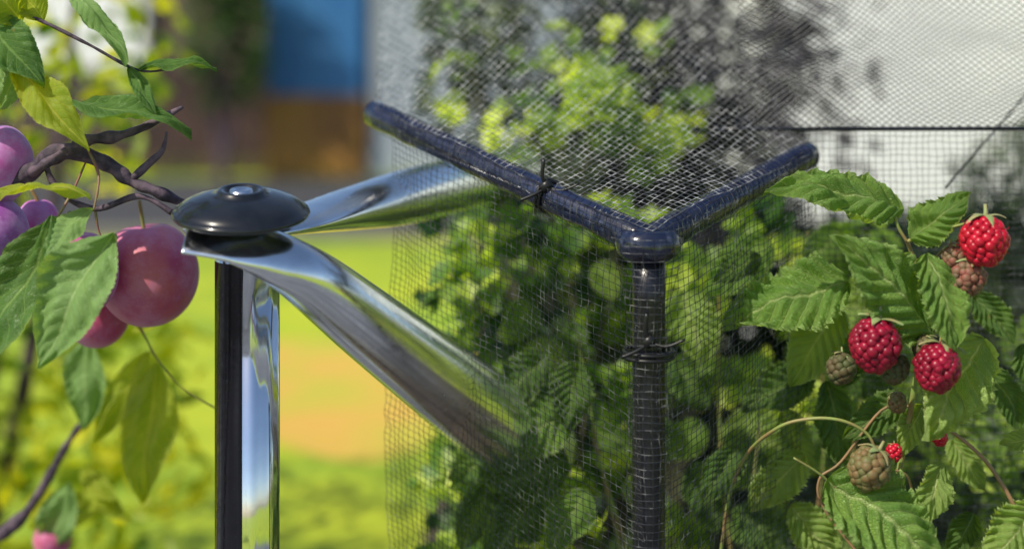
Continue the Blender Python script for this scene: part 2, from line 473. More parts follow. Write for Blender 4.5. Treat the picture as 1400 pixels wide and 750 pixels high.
scatter("crown", FM_slate, pts, .03, .065, OVAL, st, up=0.4, freq=6)
stems("trunk", M_cane, (0.45, 2.4, 0), [(.45, 2.4, 1.9), (.3, 2.3, 1.6), (.7, 2.4, 1.7)], .03, st)
sg = thing("small_tree", "grey green leafy small tree behind the netting", "tree")
pts = cloud(2300, (-0.26, 1.6, 1.30), (0.36, 2.4, 2.35), 5, -0.12, 2)
scatter("crown", FM_sage, pts, .03, .07, OVAL, sg, up=0.5, freq=6)
stems("trunk", M_cane, (0.1, 2.0, 0), [(.0, 1.9, 1.9), (.15, 1.9, 1.7), (-.1, 1.8, 1.6)], .025, sg)
co = thing("conifer", "dark green conifer with drooping needle sprays", "tree")
pts = []
for i in range(13000):
    h = R() ** 1.0; rr = (1 - h) ** .55 * .92 * R() ** .4 * (1 + .16 * math.sin(h * 34))
    a = U(0, 6.283); pts.append(V3((1.52 + rr * math.cos(a), 1.5 + rr * math.sin(a) * .6, 0.30 + h * 1.46)))
scatter("crown", FM_conifer, pts, .03, .08, NEEDLE, co, up=.2, freq=7)
stems("trunk", M_bark, (1.52, 1.5, 0), [(1.52, 1.5, 1.7)], .035, co)

# ------------------------------------------------------------------ currant bushes in the cage
def bush(name, label, cat, mat, base, clumps, smin, smax, shape, group=None, freq=7, up=.7, bias=0.0, stem=M_cane, nst=None, sr=.009):
    e = thing(name, label, cat, group=group)
    P = []
    tops = []
    for (c, r, n) in clumps:
        c = V3(c); k = 0
        tops.append(c)
        while k < n:
            d = V3((U(-1, 1), U(-1, 1), U(-1, 1)))
            if d.length > 1: continue
            P.append(c + V3((d.x * r[0], d.y * r[1], d.z * r[2]))); k += 1
    scatter("foliage", mat, P, smin, smax, shape, e, up=up, freq=freq, bias=bias, face=(-.3, -.55, 1))
    stems("stem", stem, base, tops[:nst] if nst else tops, sr, e)
    return e
gB = "currant bushes inside the fruit cage"
FM_cur2 = foliage_mat("currant_leaves_sunny", (0.04, 0.11, 0.02), (0.25, 0.39, 0.04), (0.68, 0.78, 0.10), 0.5)
bush("currant_bush", "tall currant bush with sunlit yellow green leaves", "bush", FM_cur2, (.15, .9, 0),
     [((.16, .85, 1.62), (.14, .1, .08), 84), ((.02, .9, 1.57), (.08, .1, .06), 30), ((.27, .9, 1.54), (.10, .1, .07), 44), ((.10, .95, 1.72), (.13, .08, .06), 18), ((-.10, 1.0, 1.76), (.06, .08, .08), 9), ((-.14, 1.1, 1.62), (.06, .08, .06), 10), ((.36, 1.0, 1.60), (.05, .08, .05), 14), ((.25, 1.0, 1.74), (.08, .08, .05), 8)],
     .03, .066, LOBED, gB, bias=.14)
cl = []
for i in range(34):
    cl.append(((U(-.12, .22), U(.55, 1.05), U(.72, 1.42)), (.075, .07, .05), 24))
cl += [((.03, .36, 1.04), (.09, .03, .06), 16), ((.07, .34, 1.16), (.07, .03, .05), 12), ((-.06, .40, 1.0), (.06, .03, .05), 10), ((.07, .34, 0.95), (.08, .03, .06), 14)]
bush("currant_bush", "currant bush with dark and bright leaves behind netting", "bush", FM_currant, (.08, .7, 0), cl, .030, .066, LOBED, gB, bias=.06, nst=8, up=.8)
cl = []
for i in range(27):
    cl.append(((U(.28, .70), U(.60, 1.1), U(.62, 1.42)), (.08, .07, .05), 24))
bush("currant_bush", "broad currant bush with mixed light and dark leaves", "bush", FM_cur2, (.48, .8, 0), cl, .028, .064, LOBED, gB, bias=.06, nst=10, up=.8)
cl = []
for i in range(42):
    cl.append(((U(.60, 1.25), U(.45, .9), U(.55, 1.20)), (.09, .07, .06), 76))
bush("garden_shrub", "low shrub with many tiny green leaves", "shrub", FM_garden, (.9, .8, 0), cl, .016, .036, OVAL, bias=.08, nst=8, sr=.005, up=.8)

# ------------------------------------------------------------------ raspberry plant
RL1 = leaf_mat("raspberry_leaf", (0.24, 0.41, 0.08), (0.15, 0.31, 0.055), (0.44, 0.57, 0.22), 8, .28, .38, .5, bs=1.0, retic=55)
RL2 = leaf_mat("raspberry_leaf_light", (0.40, 0.56, 0.16), (0.28, 0.45, 0.10), (0.60, 0.70, 0.32), 8, .28, .42, .5, bs=1.0, retic=55)
RL3 = leaf_mat("raspberry_leaf_dark", (0.15, 0.28, 0.055), (0.09, 0.20, 0.04), (0.31, 0.43, 0.16), 8, .28, .36, .5, bs=1.0, retic=55)
rp = thing("raspberry_plant", "raspberry plant with serrated green leaves on thin canes", "plant")
def W(mx, mz, y=0.0):      # millimetre layout on the planting line, carried back to depth y
    k = 1 + y / 1.944
    return V3(((mx / 1000 - .7) * k, y, 1.75 - (mz / 1000 - .05) * k))
def rleaf(b, t, w, n, mat, y0=0.0, y1=0.0, droop=.06, fold=.25, seed=0, par=None):
    return leaf("leaf", W(*b, y0), W(*t, y1), w / 1000, n, mat, par or rp, 'rasp', droop, fold, .10, seed)
rleaf((1232, 290), (1046, 264), 92, (0, -.75, .75), RL1, .06, .03, .12)
rleaf((1246, 328), (1326, 262), 78, (-.2, -.8, .5), RL1, .03, -.02, .10)
rleaf((1272, 456), (1136, 326), 134, (-.1, -.85, .45), RL1, .02, -.04, .05)
rleaf((1266, 346), (1306, 480), 88, (.2, -.9, .3), RL1, .0, -.05, .08)
rleaf((1345, 462), (1262, 600), 126, (.25, -.9, .25), RL2, .03, -.02, .05)
rleaf((1160, 384), (990, 450), 144, (-.1, -.7, .7), RL1, .12, .10, .06)
rleaf((1150, 420), (1075, 525), 104, (-.1, -.8, .4), RL2, .18, .16, .06)
rleaf((1130, 655), (1292, 785), 170, (.0, -.75, .65), RL1, .0, -.06, .08)
rleaf((1288, 632), (1250, 730), 68, (.2, -.9, .3), RL2, .04, .0, .05)
rleaf((1425, 598), (1366, 607), 44, (0, -.8, .5), RL2, .05, .05, .08)
rleaf((1415, 690), (1345, 775), 100, (.1, -.8, .5), RL2, .03, .0, .08)
rleaf((1262, 552), (1228, 622), 50, (-.2, -.9, .2), RL2, .08, .06, .05)
rleaf((1240, 540), (1150, 600), 70, (0, -.8, .5), RL3, .12, .10, .05)
rleaf((1100, 620), (1025, 700), 84, (0, -.8, .5), RL2, .20, .18, .05)
rleaf((1110, 500), (1020, 570), 90, (0, -.7, .6), RL3, .25, .22, .05)
rleaf((1130, 520), (1160, 640), 84, (.1, -.8, .4), RL3, .22, .20, .05)
rleaf((1252, 400), (1262, 480), 52, (-.3, -.9, .1), RL3, .04, .03, .05)
rleaf((1395, 470), (1440, 560), 80, (0, -.8, .4), RL3, .2, .18, .05)
rleaf((1225, 690), (1205, 780), 90, (0, -.8, .4), RL3, .10, .08, .05)
rleaf((1330, 700), (1300, 770), 60, (0, -.8, .4), RL3, .14, .12, .05)
rleaf((1200, 440), (1150, 530), 74, (0, -.8, .4), RL3, .14, .12, .05)
rleaf((1070, 560), (1110, 640), 70, (0, -.8, .4), RL2, .24, .22, .05)
rleaf((1080, 690), (1150, 770), 84, (0, -.8, .4), RL2, .18, .16, .05)
rleaf((1010, 610), (960, 690), 74, (0, -.8, .4), RL3, .26, .24, .05)
rleaf((1040, 350), (975, 385), 64, (0, -.7, .6), RL3, .2, .2, .05)
rleaf((1350, 500), (1395, 590), 64, (0, -.8, .4), RL3, .18, .16, .05)
rleaf((1300, 600), (1345, 670), 60, (0, -.8, .4), RL2, .2, .18, .05)
rleaf((1330, 400), (1385, 470), 70, (0, -.8, .4), RL3, .2, .18, .05)
rq = thing("raspberry_plant", "raspberry plant with broad soft leaves behind the netting", "plant")
for i in range(26):
    bx = U(.26, .66); bz = U(.86, 1.44); y = U(.40, .64); L = U(.09, .16); a = U(-2.9, -.2)
    b_ = V3((bx, y, bz)); t_ = b_ + V3((math.cos(a) * L, U(-.03, .03), math.sin(a) * L * .8))
    leaf("leaf", b_, t_, L * U(.7, .9), (U(-.5, .1), -.8, U(.4, .8)), random.choice((RL2, RL1, RL1, RL3)), rq, 'rasp', .06, .25, .1, i)
for i in range(10):
    bx = U(0.0, .20); bz = U(.9, 1.36); y = U(.46, .64); L = U(.07, .12); a = U(-2.9, -.2)
    b_ = V3((bx, y, bz)); t_ = b_ + V3((math.cos(a) * L, U(-.03, .03), math.sin(a) * L * .8))
    leaf("leaf", b_, t_, L * U(.7, .9), (U(-.5, .1), -.8, U(.4, .8)), random.choice((RL2, RL1, RL3)), rq, 'rasp', .06, .25, .1, i)
# leaves lying over the far end of the bright tube
for (bx, by, bz, ax, az, L, mt) in ((.06, .34, 1.24, -.7, -.7, .13, RL3), (.10, .31, 1.16, -.9, -.4, .14, RL1), (.09, .32, 1.08, -.9, -.3, .14, RL3), (-.01, .37, 1.09, -.8, -.6, .11, RL1),
                                    (.04, .33, 1.02, -.6, -.8, .14, RL3), (.12, .28, 1.04, -.5, -.8, .12, RL1), (-.04, .38, 1.02, -.3, -.9, .12, RL3), (.10, .29, 1.24, -.2, -.95, .11, RL3), (.0, .34, 1.18, .2, -.9, .10, RL1), (.13, .27, .94, -.7, -.6, .12, RL3)):
    b_ = V3((bx, by, bz)); leaf("leaf", b_, b_ + V3((ax * L, -.01, az * L)), L * .8, (U(-.4, .1), -.85, U(.3, .6)), mt, rq, 'rasp', .06, .25, .1, int(bx * 100))
stems("cane", M_stem, (.4, .5, 0), [(.35, .46, 1.4), (.5, .46, 1.42), (.6, .46, 1.2), (.42, .46, 1.1), (.1, .42, 1.3), (.13, .36, 1.1)], .006, rq)

def rstem(nm, pts, r0, r1, mat):
    return tube(nm, [W(p[0], p[1], p[2] if len(p) > 2 else .04) for p in pts], r0, r1, mat, rp, 8)
rstem("cane", [(1190, 1800, .1), (1200, 1200, .1), (1215, 760, .09), (1245, 560, .07), (1262, 450, .05), (1258, 380, .05), (1240, 330, .05)], .006, .003, M_stem)
rstem("stem", [(1240, 330), (1270, 318), (1310, 308), (1342, 300, .0)], .003, .002, M_stem)
rstem("stem", [(1240, 330), (1228, 310), (1222, 288)], .0025, .002, M_stem)
rstem("stem", [(1258, 380), (1290, 340, .03), (1318, 325, .01)], .002, .0015, M_redstem)
rstem("stem", [(1262, 450), (1230, 440, .03), (1196, 436, .0)], .0025, .002, M_stem)
rstem("stem", [(1262, 450), (1285, 455, .03), (1284, 474, .0)], .0025, .002, M_stem)
rstem("stem", [(1262, 450), (1310, 455, .04), (1345, 462, .03)], .0025, .002, M_stem)
rstem("cane", [(1000, 1700, .2), (985, 900, .18), (990, 720, .16), (1015, 630, .10), (1060, 586, .03), (1105, 572, .01), (1150, 574, .0), (1185, 592, 0), (1198, 618, 0)], .003, .002, M_stem)
rstem("stem", [(1210, 800, .09), (1130, 700, .1), (1120, 655, .1), (1150, 630, .1), (1205, 560, .09), (1245, 555, .07)], .002, .002, M_ccane)
rstem("stem", [(1285, 578, .03), (1330, 612, .03), (1366, 655, .03), (1400, 730, .03), (1430, 900, .05), (1430, 1700, .05)], .0022, .004, M_ccane)
rstem("stem", [(1215, 700, .05), (1180, 670, .03), (1140, 664, .0)], .0025, .002, M_stem)
rstem("stem", [(1160, 700, .05), (1130, 655, .03), (1085, 625, .02)], .0025, .0015, M_stem)
rstem("stem", [(1210, 640, .02), (1240, 650, .03), (1250, 690, .05)], .0018, .0018, M_ccane)

B_red = berry_mat("ripe_raspberry", (0.50, 0.008, 0.03), (0.34, 0.005, 0.018), .2, .3)
B_crim = berry_mat("crimson_raspberry", (0.28, 0.005, 0.028), (0.17, 0.004, 0.018), .15, .33)
B_un = berry_mat("unripe_raspberry", (0.17, 0.10, 0.04), (0.13, 0.13, 0.045), .1, .55)
B_un2 = berry_mat("dull_unripe_raspberry", (0.09, 0.065, 0.03), (0.07, 0.085, 0.03), .1, .6)
B_pink = berry_mat("half_ripe_raspberry", (0.22, 0.07, 0.05), (0.15, 0.11, 0.06), .1, .55)
M_sepal = simple("sepal", (0.20, 0.27, 0.10), (0.30, 0.24, 0.11), 60, .6)
def ico(sub):
    bm = bmesh.new(); bmesh.ops.create_icosphere(bm, subdivisions=sub, radius=1)
    v = [x.co.copy() for x in bm.verts]; f = [tuple(y.index for y in x.verts) for x in bm.faces]; bm.free(); return v, f
IV, IF = ico(3)
def raspberry(c, r, mat, label, tilt=(0, 0, 1), n=62, grp="ripe raspberries on the plant", squash=1.1):
    c = V3(c); q = V3(tilt).normalized().to_track_quat('Z', 'Y')
    e = thing("raspberry", label, "raspberry", group=grp)
    V, F = [], []
    b = len(V)
    for v in IV: V.append(c + q @ V3((v.x * r * .78, v.y * r * .78, v.z * r * .80 * squash)))
    F += [tuple(b + k for k in f) for f in IF]
    ga = math.pi * (3 - math.sqrt(5))
    for i in range(n):
        zz = 1 - 1.93 * (i + .5) / n
        rr = math.sqrt(max(0, 1 - zz * zz)); a = ga * i + U(-.14, .14)
        taper = 1 - .22 * max(0, -zz)
        kk = U(.965, 1.03)
        p = V3((rr * math.cos(a) * r * .84 * taper, rr * math.sin(a) * r * .84 * taper, zz * r * .86 * squash)) * kk
        s = r * 3.0 / math.sqrt(n) * .70 * U(.84, 1.14)
        nn = p.normalized()
        b = len(V)
        for v in IV:
            V.append(c + q @ (p + v * s - nn * (s * .22 * v.dot(nn))))
        F += [tuple(b + k for k in f) for f in IF]
    for i in range(18 if r > .02 else 8):
        d = V3((U(-1, 1), U(-1, 1), U(-1, .7))).normalized()
        p0 = V3((d.x * r * .8, d.y * r * .8, d.z * r * squash * .8)); t = V3((U(-1, 1), U(-1, 1), U(-1, 1)))
        P = [c + q @ p0, c + q @ (p0 + d * r * .24 + t * r * .03), c + q @ (p0 + d * r * .30 + t * r * .1)]
        tube_geo(V, F, P, [r * .012, r * .01, r * .006], 4, False)
    mesh_obj("drupelets", V, F, mat, e)
    V, F = [], []
    for k in range(5):
        a = k * 2 * math.pi / 5 + U(-.2, .2); Ls = r * U(.75, 1.1)
        d = V3((math.cos(a), math.sin(a), 0)); s = V3((-math.sin(a), math.cos(a), 0))
        b = len(V); m = 9; cur = U(-.9, .1)
        for i in range(m):
            t = i / (m - 1); w = r * .2 * math.sin(math.pi * (t * .85 + .15)) ** .8 * (1 - t * .3)
            z = r * squash * .88 + r * .12 * math.sin(t * 3) + cur * Ls * t * t * .6
            for sgn in (-1, 0, 1):
                V.append(c + q @ (d * (t * Ls) + s * (sgn * w) + V3((0, 0, z + (.06 * r if sgn == 0 else 0)))))
        for i in range(m - 1):
            for j in range(2):
                x = b + i * 3 + j; F.append((x, x + 1, x + 4, x + 3))
    P = [c + q @ V3((0, 0, r * squash * .7)), c + q @ V3((0, 0, r * squash * 1.05)), c + q @ V3((r * .05, 0, r * squash * 1.35))]
    tube_geo(V, F, P, [r * .2, r * .09, r * .06], 8)
    mesh_obj("calyx", V, F, M_sepal, e)
    return e
raspberry(W(1345, 330, -.03), .034, B_red, "bright red ripe raspberry at the top of the plant", (.1, .1, 1), 116)
raspberry(W(1196, 472, -.03), .036, B_crim, "dark crimson ripe raspberry hanging from its stalk", (.15, 0, 1), 112)
raspberry(W(1281, 503, -.04), .032, B_crim, "dark crimson ripe raspberry below serrated leaves", (.3, .2, 1), 104)
gu = "unripe raspberries on the plant"
raspberry(W(1306, 352, .0), .018, B_pink, "small half ripe pinkish raspberry", (-.3, 0, 1), 50, gu)
raspberry(W(1321, 380, -.01), .026, B_pink, "half ripe brownish pink raspberry", (.3, -.3, 1), 70, gu)
raspberry(W(1222, 503, .0), .020, B_un2, "small unripe green brown raspberry", (.3, .2, 1), 46, gu)
raspberry(W(1266, 478, .0), .018, B_un2, "small unripe green brown raspberry", (-.1, .2, 1), 46, gu)
raspberry(W(1150, 504, .08), .021, B_un2, "small unripe dull green raspberry", (.1, .2, 1), 46, gu)
raspberry(W(1188, 640, -.02), .029, B_un, "unripe tan green raspberry on an arched stalk", (.5, -.1, 1), 76, gu)
raspberry(W(1226, 550, .05), .013, B_un, "tiny green unripe raspberry bud", (.1, .2, 1), 30, gu)
raspberry(W(1284, 597, .05), .011, B_red, "tiny red raspberry beside thin stems", (-.4, .2, 1), 26, gu)
raspberry(W(1222, 618, .05), .011, B_red, "tiny red raspberry beside thin stems", (.1, .2, 1), 26, gu)

# ------------------------------------------------------------------ plum tree
PL_d = leaf_mat("plum_leaf_dark", (0.09, 0.20, 0.035), (0.06, 0.16, 0.03), (0.22, 0.36, 0.10), 10, .22, .42, .42, retic=50)
PL_g = leaf_mat("plum_leaf_grey_green", (0.22, 0.38, 0.12), (0.17, 0.32, 0.09), (0.32, 0.47, 0.18), 10, .22, .38, .42, retic=50)
PL_y = leaf_mat("plum_leaf_yellow_green", (0.38, 0.47, 0.04), (0.28, 0.39, 0.03), (0.54, 0.57, 0.10), 10, .22, .58, .45, retic=50)
pt = thing("plum_tree", "plum tree with a gnarled branch and oval leaves", "tree")
tube("trunk", [(-1.22, .25, 0), (-1.2, .22, .7), (-1.15, .15, 1.25), (-1.1, .1, 1.8), (-1.12, .1, 2.5)], .06, .03, M_bark, pt, 14, 8, .25)
def br(pts, r0, r1, nm="branch", mat=M_bark):
    return tube(nm, [W(p[0], p[1], p[2] if len(p) > 2 else .04) for p in pts], r0, r1, mat, pt, 12, 8, .55)
br([(-430, 320, .1), (-200, 300, .08), (-40, 262), (36, 238), (68, 214), (102, 207), (150, 226), (180, 248), (215, 262), (252, 278, .06)], .018, .008)
br([(102, 207), (118, 192), (160, 186), (200, 172), (250, 146)], .011, .003)
br([(180, 245), (205, 222), (222, 205), (228, 180)], .007, .002)
br([(60, 218), (80, 260), (130, 285), (190, 268), (235, 290)], .005, .004)
br([(36, 240), (60, 225, .0), (90, 205, .02)], .009, .004)
br([(-200, 50, .1), (-60, 20), (0, 5), (60, 30), (120, 60), (190, 96), (240, 92)], .004, .0015)
br([(-200, 60, .1), (-60, 70), (0, 90), (30, 105)], .006, .002)
br([(130, 285), (134, 310), (138, 322)], .002, .0015, "twig", M_redstem)
br([(118, 200), (135, 240, .0), (128, 288, -.02)], .002, .0015, "twig", M_redstem)
br([(120, 215), (100, 260, .0), (78, 298, -.02)], .002, .0015, "twig", M_redstem)
br([(140, 420, .3), (185, 440, .3), (215, 490, .3), (250, 530, .3), (300, 560, .3)], .002, .0012, "twig", M_stem)
br([(-250, 900, .6), (-40, 760, .6), (20, 715, .6), (50, 680, .6), (90, 610, .6), (110, 580, .6)], .014, .005)
def pleaf(b, t, w, n, mat, y0=.02, y1=.0, droop=.06, fold=.22):
    return leaf("leaf", W(*b, y0), W(*t, y1), w / 1000, n, mat, pt, 'plum', droop, fold, .08)
pleaf((156, 318), (48, 500), 104, (-.1, -.9, .25), PL_g, -.05, -.09, .08)
pleaf((80, 296), (-26, 560), 92, (-.4, -.85, .2), PL_d, -.02, -.05, .07)
pleaf((128, 286), (56, 362), 50, (-.3, -.8, .5), PL_g, -.02, -.05, .10)
pleaf((-20, 272), (126, 268), 26, (0, -.35, .95), PL_y, -.01, -.05, .10)
pleaf((14, 92), (122, 206), 62, (.3, -.75, .6), PL_y, .02, -.02, .08)
pleaf((-40, 10), (58, 120), 80, (.3, -.8, .5), PL_d, .03, .0, .08)
pleaf((90, -20), (170, 90), 42, (.6, -.6, .3), PL_g, .03, .0, .10)
pleaf((86, 148), (262, 184), 46, (0, -.55, .85), PL_d, .02, .0, .12)
pleaf((190, 96), (296, 98), 22, (0, -.5, .85), PL_d, .04, .04, .15)
pleaf((175, 92), (215, 158), 26, (.4, -.7, .4), PL_d, .04, .0, .1)
pleaf((30, 30), (-30, -30), 60, (0, -.8, .4), PL_y, .04, .0, .1)
pleaf((60, 28), (20, -20), 46, (0, -.8, .4), PL_y, .04, .05, .1)
pleaf((5, 86), (-40, 160), 54, (0, -.8, .4), PL_g, .04, .0, .1)
pleaf((0, 150), (46, 60), 44, (.2, -.8, .4), PL_g, .06, .05, .1)
pleaf((215, 495), (195, 685), 96, (.1, -.85, .3), PL_y, .50, .50, .06)
pleaf((205, 478), (125, 608), 60, (.1, -.85, .3), PL_y, .52, .52, .06)
pleaf((118, 462), (108, 588), 72, (.1, -.85, .3), PL_g, .52, .50, .06)
pleaf((180, 452), (225, 430), 26, (.1, -.85, .3), PL_y, .4, .4, .06)
pleaf((95, 660), (60, 760), 70, (.1, -.85, .3), PL_g, .6, .6, .06)
pleaf((40, 720), (160, 680), 60, (.1, -.85, .3), PL_y, .7, .6, .06)
pleaf((110, 640), (175, 715), 46, (.1, -.85, .3), PL_y, .65, .6, .06)

P_red = plum_mat("rosy_plum", (0.44, 0.025, 0.12), (0.58, 0.11, 0.13), (0.62, 0.27, 0.46), .6)
P_pink = plum_mat("pink_plum", (0.50, 0.02, 0.22), (0.56, 0.06, 0.26), (0.62, 0.28, 0.54), .55)
P_pur = plum_mat("purple_plum", (0.24, 0.03, 0.30), (0.52, 0.06, 0.36), (0.58, 0.38, 0.72), .6)
def plum(c, r, mat, label, rot=0.0, tilt=(0, 0, 1)):
    q = V3(tilt).normalized().to_track_quat('Z', 'Y')
    e = thing("plum", label, "plum", group="plums hanging from the branch")
    V, F = [], []; nu, nv = 48, 64
    for i in range(nu + 1):
        th = math.pi * i / nu
        for k in range(nv):
            ph = 2 * math.pi * k / nv
            f = 1 - .16 * math.exp(-(th / .3) ** 2) - .03 * math.exp(-((math.pi - th) / .2) ** 2)
            dphi = abs((ph - rot + math.pi) % (2*math.pi) - math.pi)
            f *= 1 - .045 * math.exp(-(dphi / .13) ** 2) * math.sin(th)
            V.append(V3(c) + q @ V3((math.sin(th) * math.cos(ph) * r * f, math.sin(th) * math.sin(ph) * r * f, math.cos(th) * r * 1.06 * f)))
    for i in range(nu):
        for k in range(nv):
            a = i * nv + k; b = i * nv + (k + 1) % nv
            F.append((a, a + nv, b + nv, b))
    mesh_obj("flesh", V, F, mat, e)
    V, F = [], []
    P = catmull([V3(c) + q @ V3((0, 0, r * .8)), V3(c) + q @ V3((.003, 0, r * 1.1)), V3(c) + q @ V3((.01, 0, r * 1.5))], 4)
    tube_geo(V, F, P, .0028, 8)
    mesh_obj("stalk", V, F, M_stem, e)
    return e
plum(W(203, 374, .20), .075, P_red, "large rosy pink plum with pale bloom", 4.2, (-.1, 0, 1))
plum(W(104, 374, .10), .060, P_pink, "bright pink plum partly covered by a leaf", 5.2)
plum(W(134, 430, .26), .048, P_red, "rosy plum behind the front plums", 4.0)
plum(W(-10, 224, .06), .056, P_pur, "purple plum with silvery bloom", 5.0)
plum(W(-14, 322, .05), .054, P_pur, "dark purple plum below the branch", 5.0)
plum(W(52, 300, .16), .030, P_pur, "small dark purple plum behind twigs", 5.0)
plum(W(72, 735, .62), .034, P_red, "dark red plum low among leaves", 5.0)

# ------------------------------------------------------------------ galvanised frame with black cap
mf = thing("metal_frame", "shiny galvanised steel tube frame with flattened tube ends", "frame")
PX, PY = -.371, .055
V, F = [], []
zs = [0, .5, 1.0, 1.440]
seg = 128
for z in zs:
    for k in range(seg):
        a = 2 * math.pi * k / seg
        r = .0445 * (1 + .012 * math.cos(11 * a + 1) + .007 * math.cos(7 * a + 2))
        V.append(V3((PX + math.cos(a) * r, PY + math.sin(a) * r, z)))
for i in range(len(zs) - 1):
    for k in range(seg):
        a = i * seg + k; b = i * seg + (k + 1) % seg; F.append((a, b, b + seg, a + seg))
F.append(tuple(reversed(range(seg)))); F.append(tuple((len(zs)-1) * seg + k for k in range(seg)))
mesh_obj("post", V, F, M_chrome2, mf)
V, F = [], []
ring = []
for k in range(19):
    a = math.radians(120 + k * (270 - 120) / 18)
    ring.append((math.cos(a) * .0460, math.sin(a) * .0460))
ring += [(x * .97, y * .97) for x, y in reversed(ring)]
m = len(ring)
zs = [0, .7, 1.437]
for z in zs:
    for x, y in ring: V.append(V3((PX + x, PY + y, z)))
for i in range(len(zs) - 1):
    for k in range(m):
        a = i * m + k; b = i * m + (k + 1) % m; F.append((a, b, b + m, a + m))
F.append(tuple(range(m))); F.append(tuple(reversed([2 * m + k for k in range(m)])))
ch = mesh_obj("dark_reflection_strip", V, F, M_darkrefl, mf, smooth=True)  # added strip, its dark colour replaces a reflection on the round post
ch["label"] = "dark strip standing in for a reflection on the bright post"

def pressed_tube(name, stations, mat, parent, sub=10):
    """stations: (centre, half width, half height, roll) - a round tube pressed flat towards its start"""
    C_ = catmull([s_[0] for s_ in stations], sub)
    prm = catmull([V3((s_[1], s_[2], s_[3])) for s_ in stations], sub)
    V, F = [], []; seg = 60; n = len(C_)
    def ring_at(c, d, w, h, roll):
        s = d.cross(V3((0, 0, 1))).normalized(); u = s.cross(d).normalized()
        q = Matrix.Rotation(roll, 3, d); s = q @ s; u = q @ u
        for j in range(seg):
            a = 2 * math.pi * j / seg
            V.append(c + s * (math.cos(a) * w) + u * (math.sin(a) * h))
    d0 = (C_[1] - C_[0]).normalized()
    p = prm[0]
    ring_at(C_[0] + d0 * .03, d0, p.x * .9, p.y * .35, p.z); ring_at(C_[0], d0, p.x * .95, p.y * .55, p.z)
    for i in range(n):
        d = (C_[min(i + 1, n - 1)] - C_[max(i - 1, 0)]).normalized()
        p = prm[i]; ring_at(C_[i], d, p.x, p.y, p.z)
    d1 = (C_[-1] - C_[-2]).normalized(); p = prm[-1]
    ring_at(C_[-1], d1, p.x * .93, p.y * .93, p.z); ring_at(C_[-1] - d1 * .06, d1, p.x * .9, p.y * .9, p.z)
    m = n + 4
    for i in range(m - 1):
        for k in range(seg):
            a = i * seg + k; b = i * seg + (k + 1) % seg
            F.append((a, b, b + seg, a + seg))
    F.append(tuple(reversed(range(seg)))); F.append(tuple((m-1) * seg + k for k in range(seg)))
    return mesh_obj(name, V, F, mat, parent)
pressed_tube("tube", [(W(256, 322, -.075), .046, .009, .35), (W(315, 328, -.070), .050, .012, .40), (W(362, 345, -.060), .050, .026, .45), (W(420, 378, -.03), .047, .040, .45),
                      (W(500, 440, .06), .052, .050, .45), (W(600, 517, .20), .062, .060, .45), (W(665, 567, .31), .069, .067, .45), (W(735, 620, .43), .074, .073, .45)], M_chrome, mf)
pressed_tube("tube", [(V3((-.42, -.05, 1.487)), .050, .008, .05), (V3((-.33, .02, 1.489)), .052, .012, .05), (V3((-.24, .19, 1.492)), .050, .032, 0), (V3((-.15, .38, 1.494)), .047, .045, 0), (V3((.02, .78, 1.50)), .046, .046, 0)], M_chrome, mf)
ca = (.03, -.17, 1)
CC = (-.3605, -.050, 1.516)
capn = lathe("cap", [(.0, -.024), (.034, -.024), (.044, -.010), (.072, -.0075), (.084, -.0055), (.089, -.003), (.091, .0005), (.089, .004), (.0855, .0045), (.083, .008), (.077, .013), (.067, .018), (.054, .0225), (.042, .0255), (.033, .027), (.0315, .031), (.028, .0325), (.0225, .032), (.0205, .024), (.0, .0235)],
             CC, ca, M_cap, mf, 80)
lathe("bolt", [(.0, .022), (.0170, .022), (.0170, .0285), (.014, .032), (.009, .0325), (.005, .030), (0, .0295)], CC, ca, M_chrome, capn, 32)

# ------------------------------------------------------------------ fruit cage frame
C = V3((.187, 0, 1.468)); Lp = V3((-.165, .30, 1.604)); Rp = V3((.452, .28, 1.56))
cf = thing("fruit_cage_frame", "dark navy tube fruit cage corner with top rails", "frame")
def straight(name, a, b, r, mat, parent, sides=32, n=24, dent=0.0, taper=None):
    V, F = [], []
    P = [V3(a).lerp(V3(b), i / n) for i in range(n + 1)]
    tube_geo(V, F, P, r, sides)
    if dent:
        V = [v + V3((1, 1, 1)) * noise.noise(v * 30) * dent for v in V]
    return mesh_obj(name, V, F, mat, parent)
straight("post", (.187, 0, 0), (.187, 0, 1.45), .0225, M_black, cf)
straight("rail", C + (Lp - C) * .03, C + (Lp - C) * 1.17, .0212, M_navy, cf, dent=.0015)
straight("rail", C + (Rp - C) * .03, C + (Rp - C) * 1.05, .0212, M_navy, cf, dent=.0015)
M_corner = simple("wet_blue_plastic", (0.006, 0.009, 0.028), (0.05, 0.06, 0.10), 70, .18, bmp=.3, bdist=.002, coat=.7, lo=.52, hi=.74)
V, F = [], []
dL = (Lp - C).normalized(); dR = (Rp - C).normalized()
for v in ico(4)[0]:
    z = max(-.75, min(.60, v.z))
    V.append(C + V3((v.x * .046, v.y * .041, z * .031)) * (1 + .06 * noise.noise(v * 1.8)))
F += ico(4)[1]
for dd, Ls in ((dL, .085), (dR, .080)):
    tube_geo(V, F, [C + dd * t for t in (0.0, .02, Ls * .5, Ls * .9, Ls * .97, Ls)], [.0225, .0240, .0234, .0228, .0222, .0213], 32)
cn = mesh_obj("corner_connector", V, F, M_corner, cf)
lathe("bolt", [(0, .014), (.019, .014), (.019, .0185), (.014, .0215), (.006, .023), (0, .023)], C, (0, 0, 1), M_corner, cn, 32)
straight("crossbar", (.32, .30, 1.604), (1.6, .31, 1.606), .0036, M_black, cf, 12)
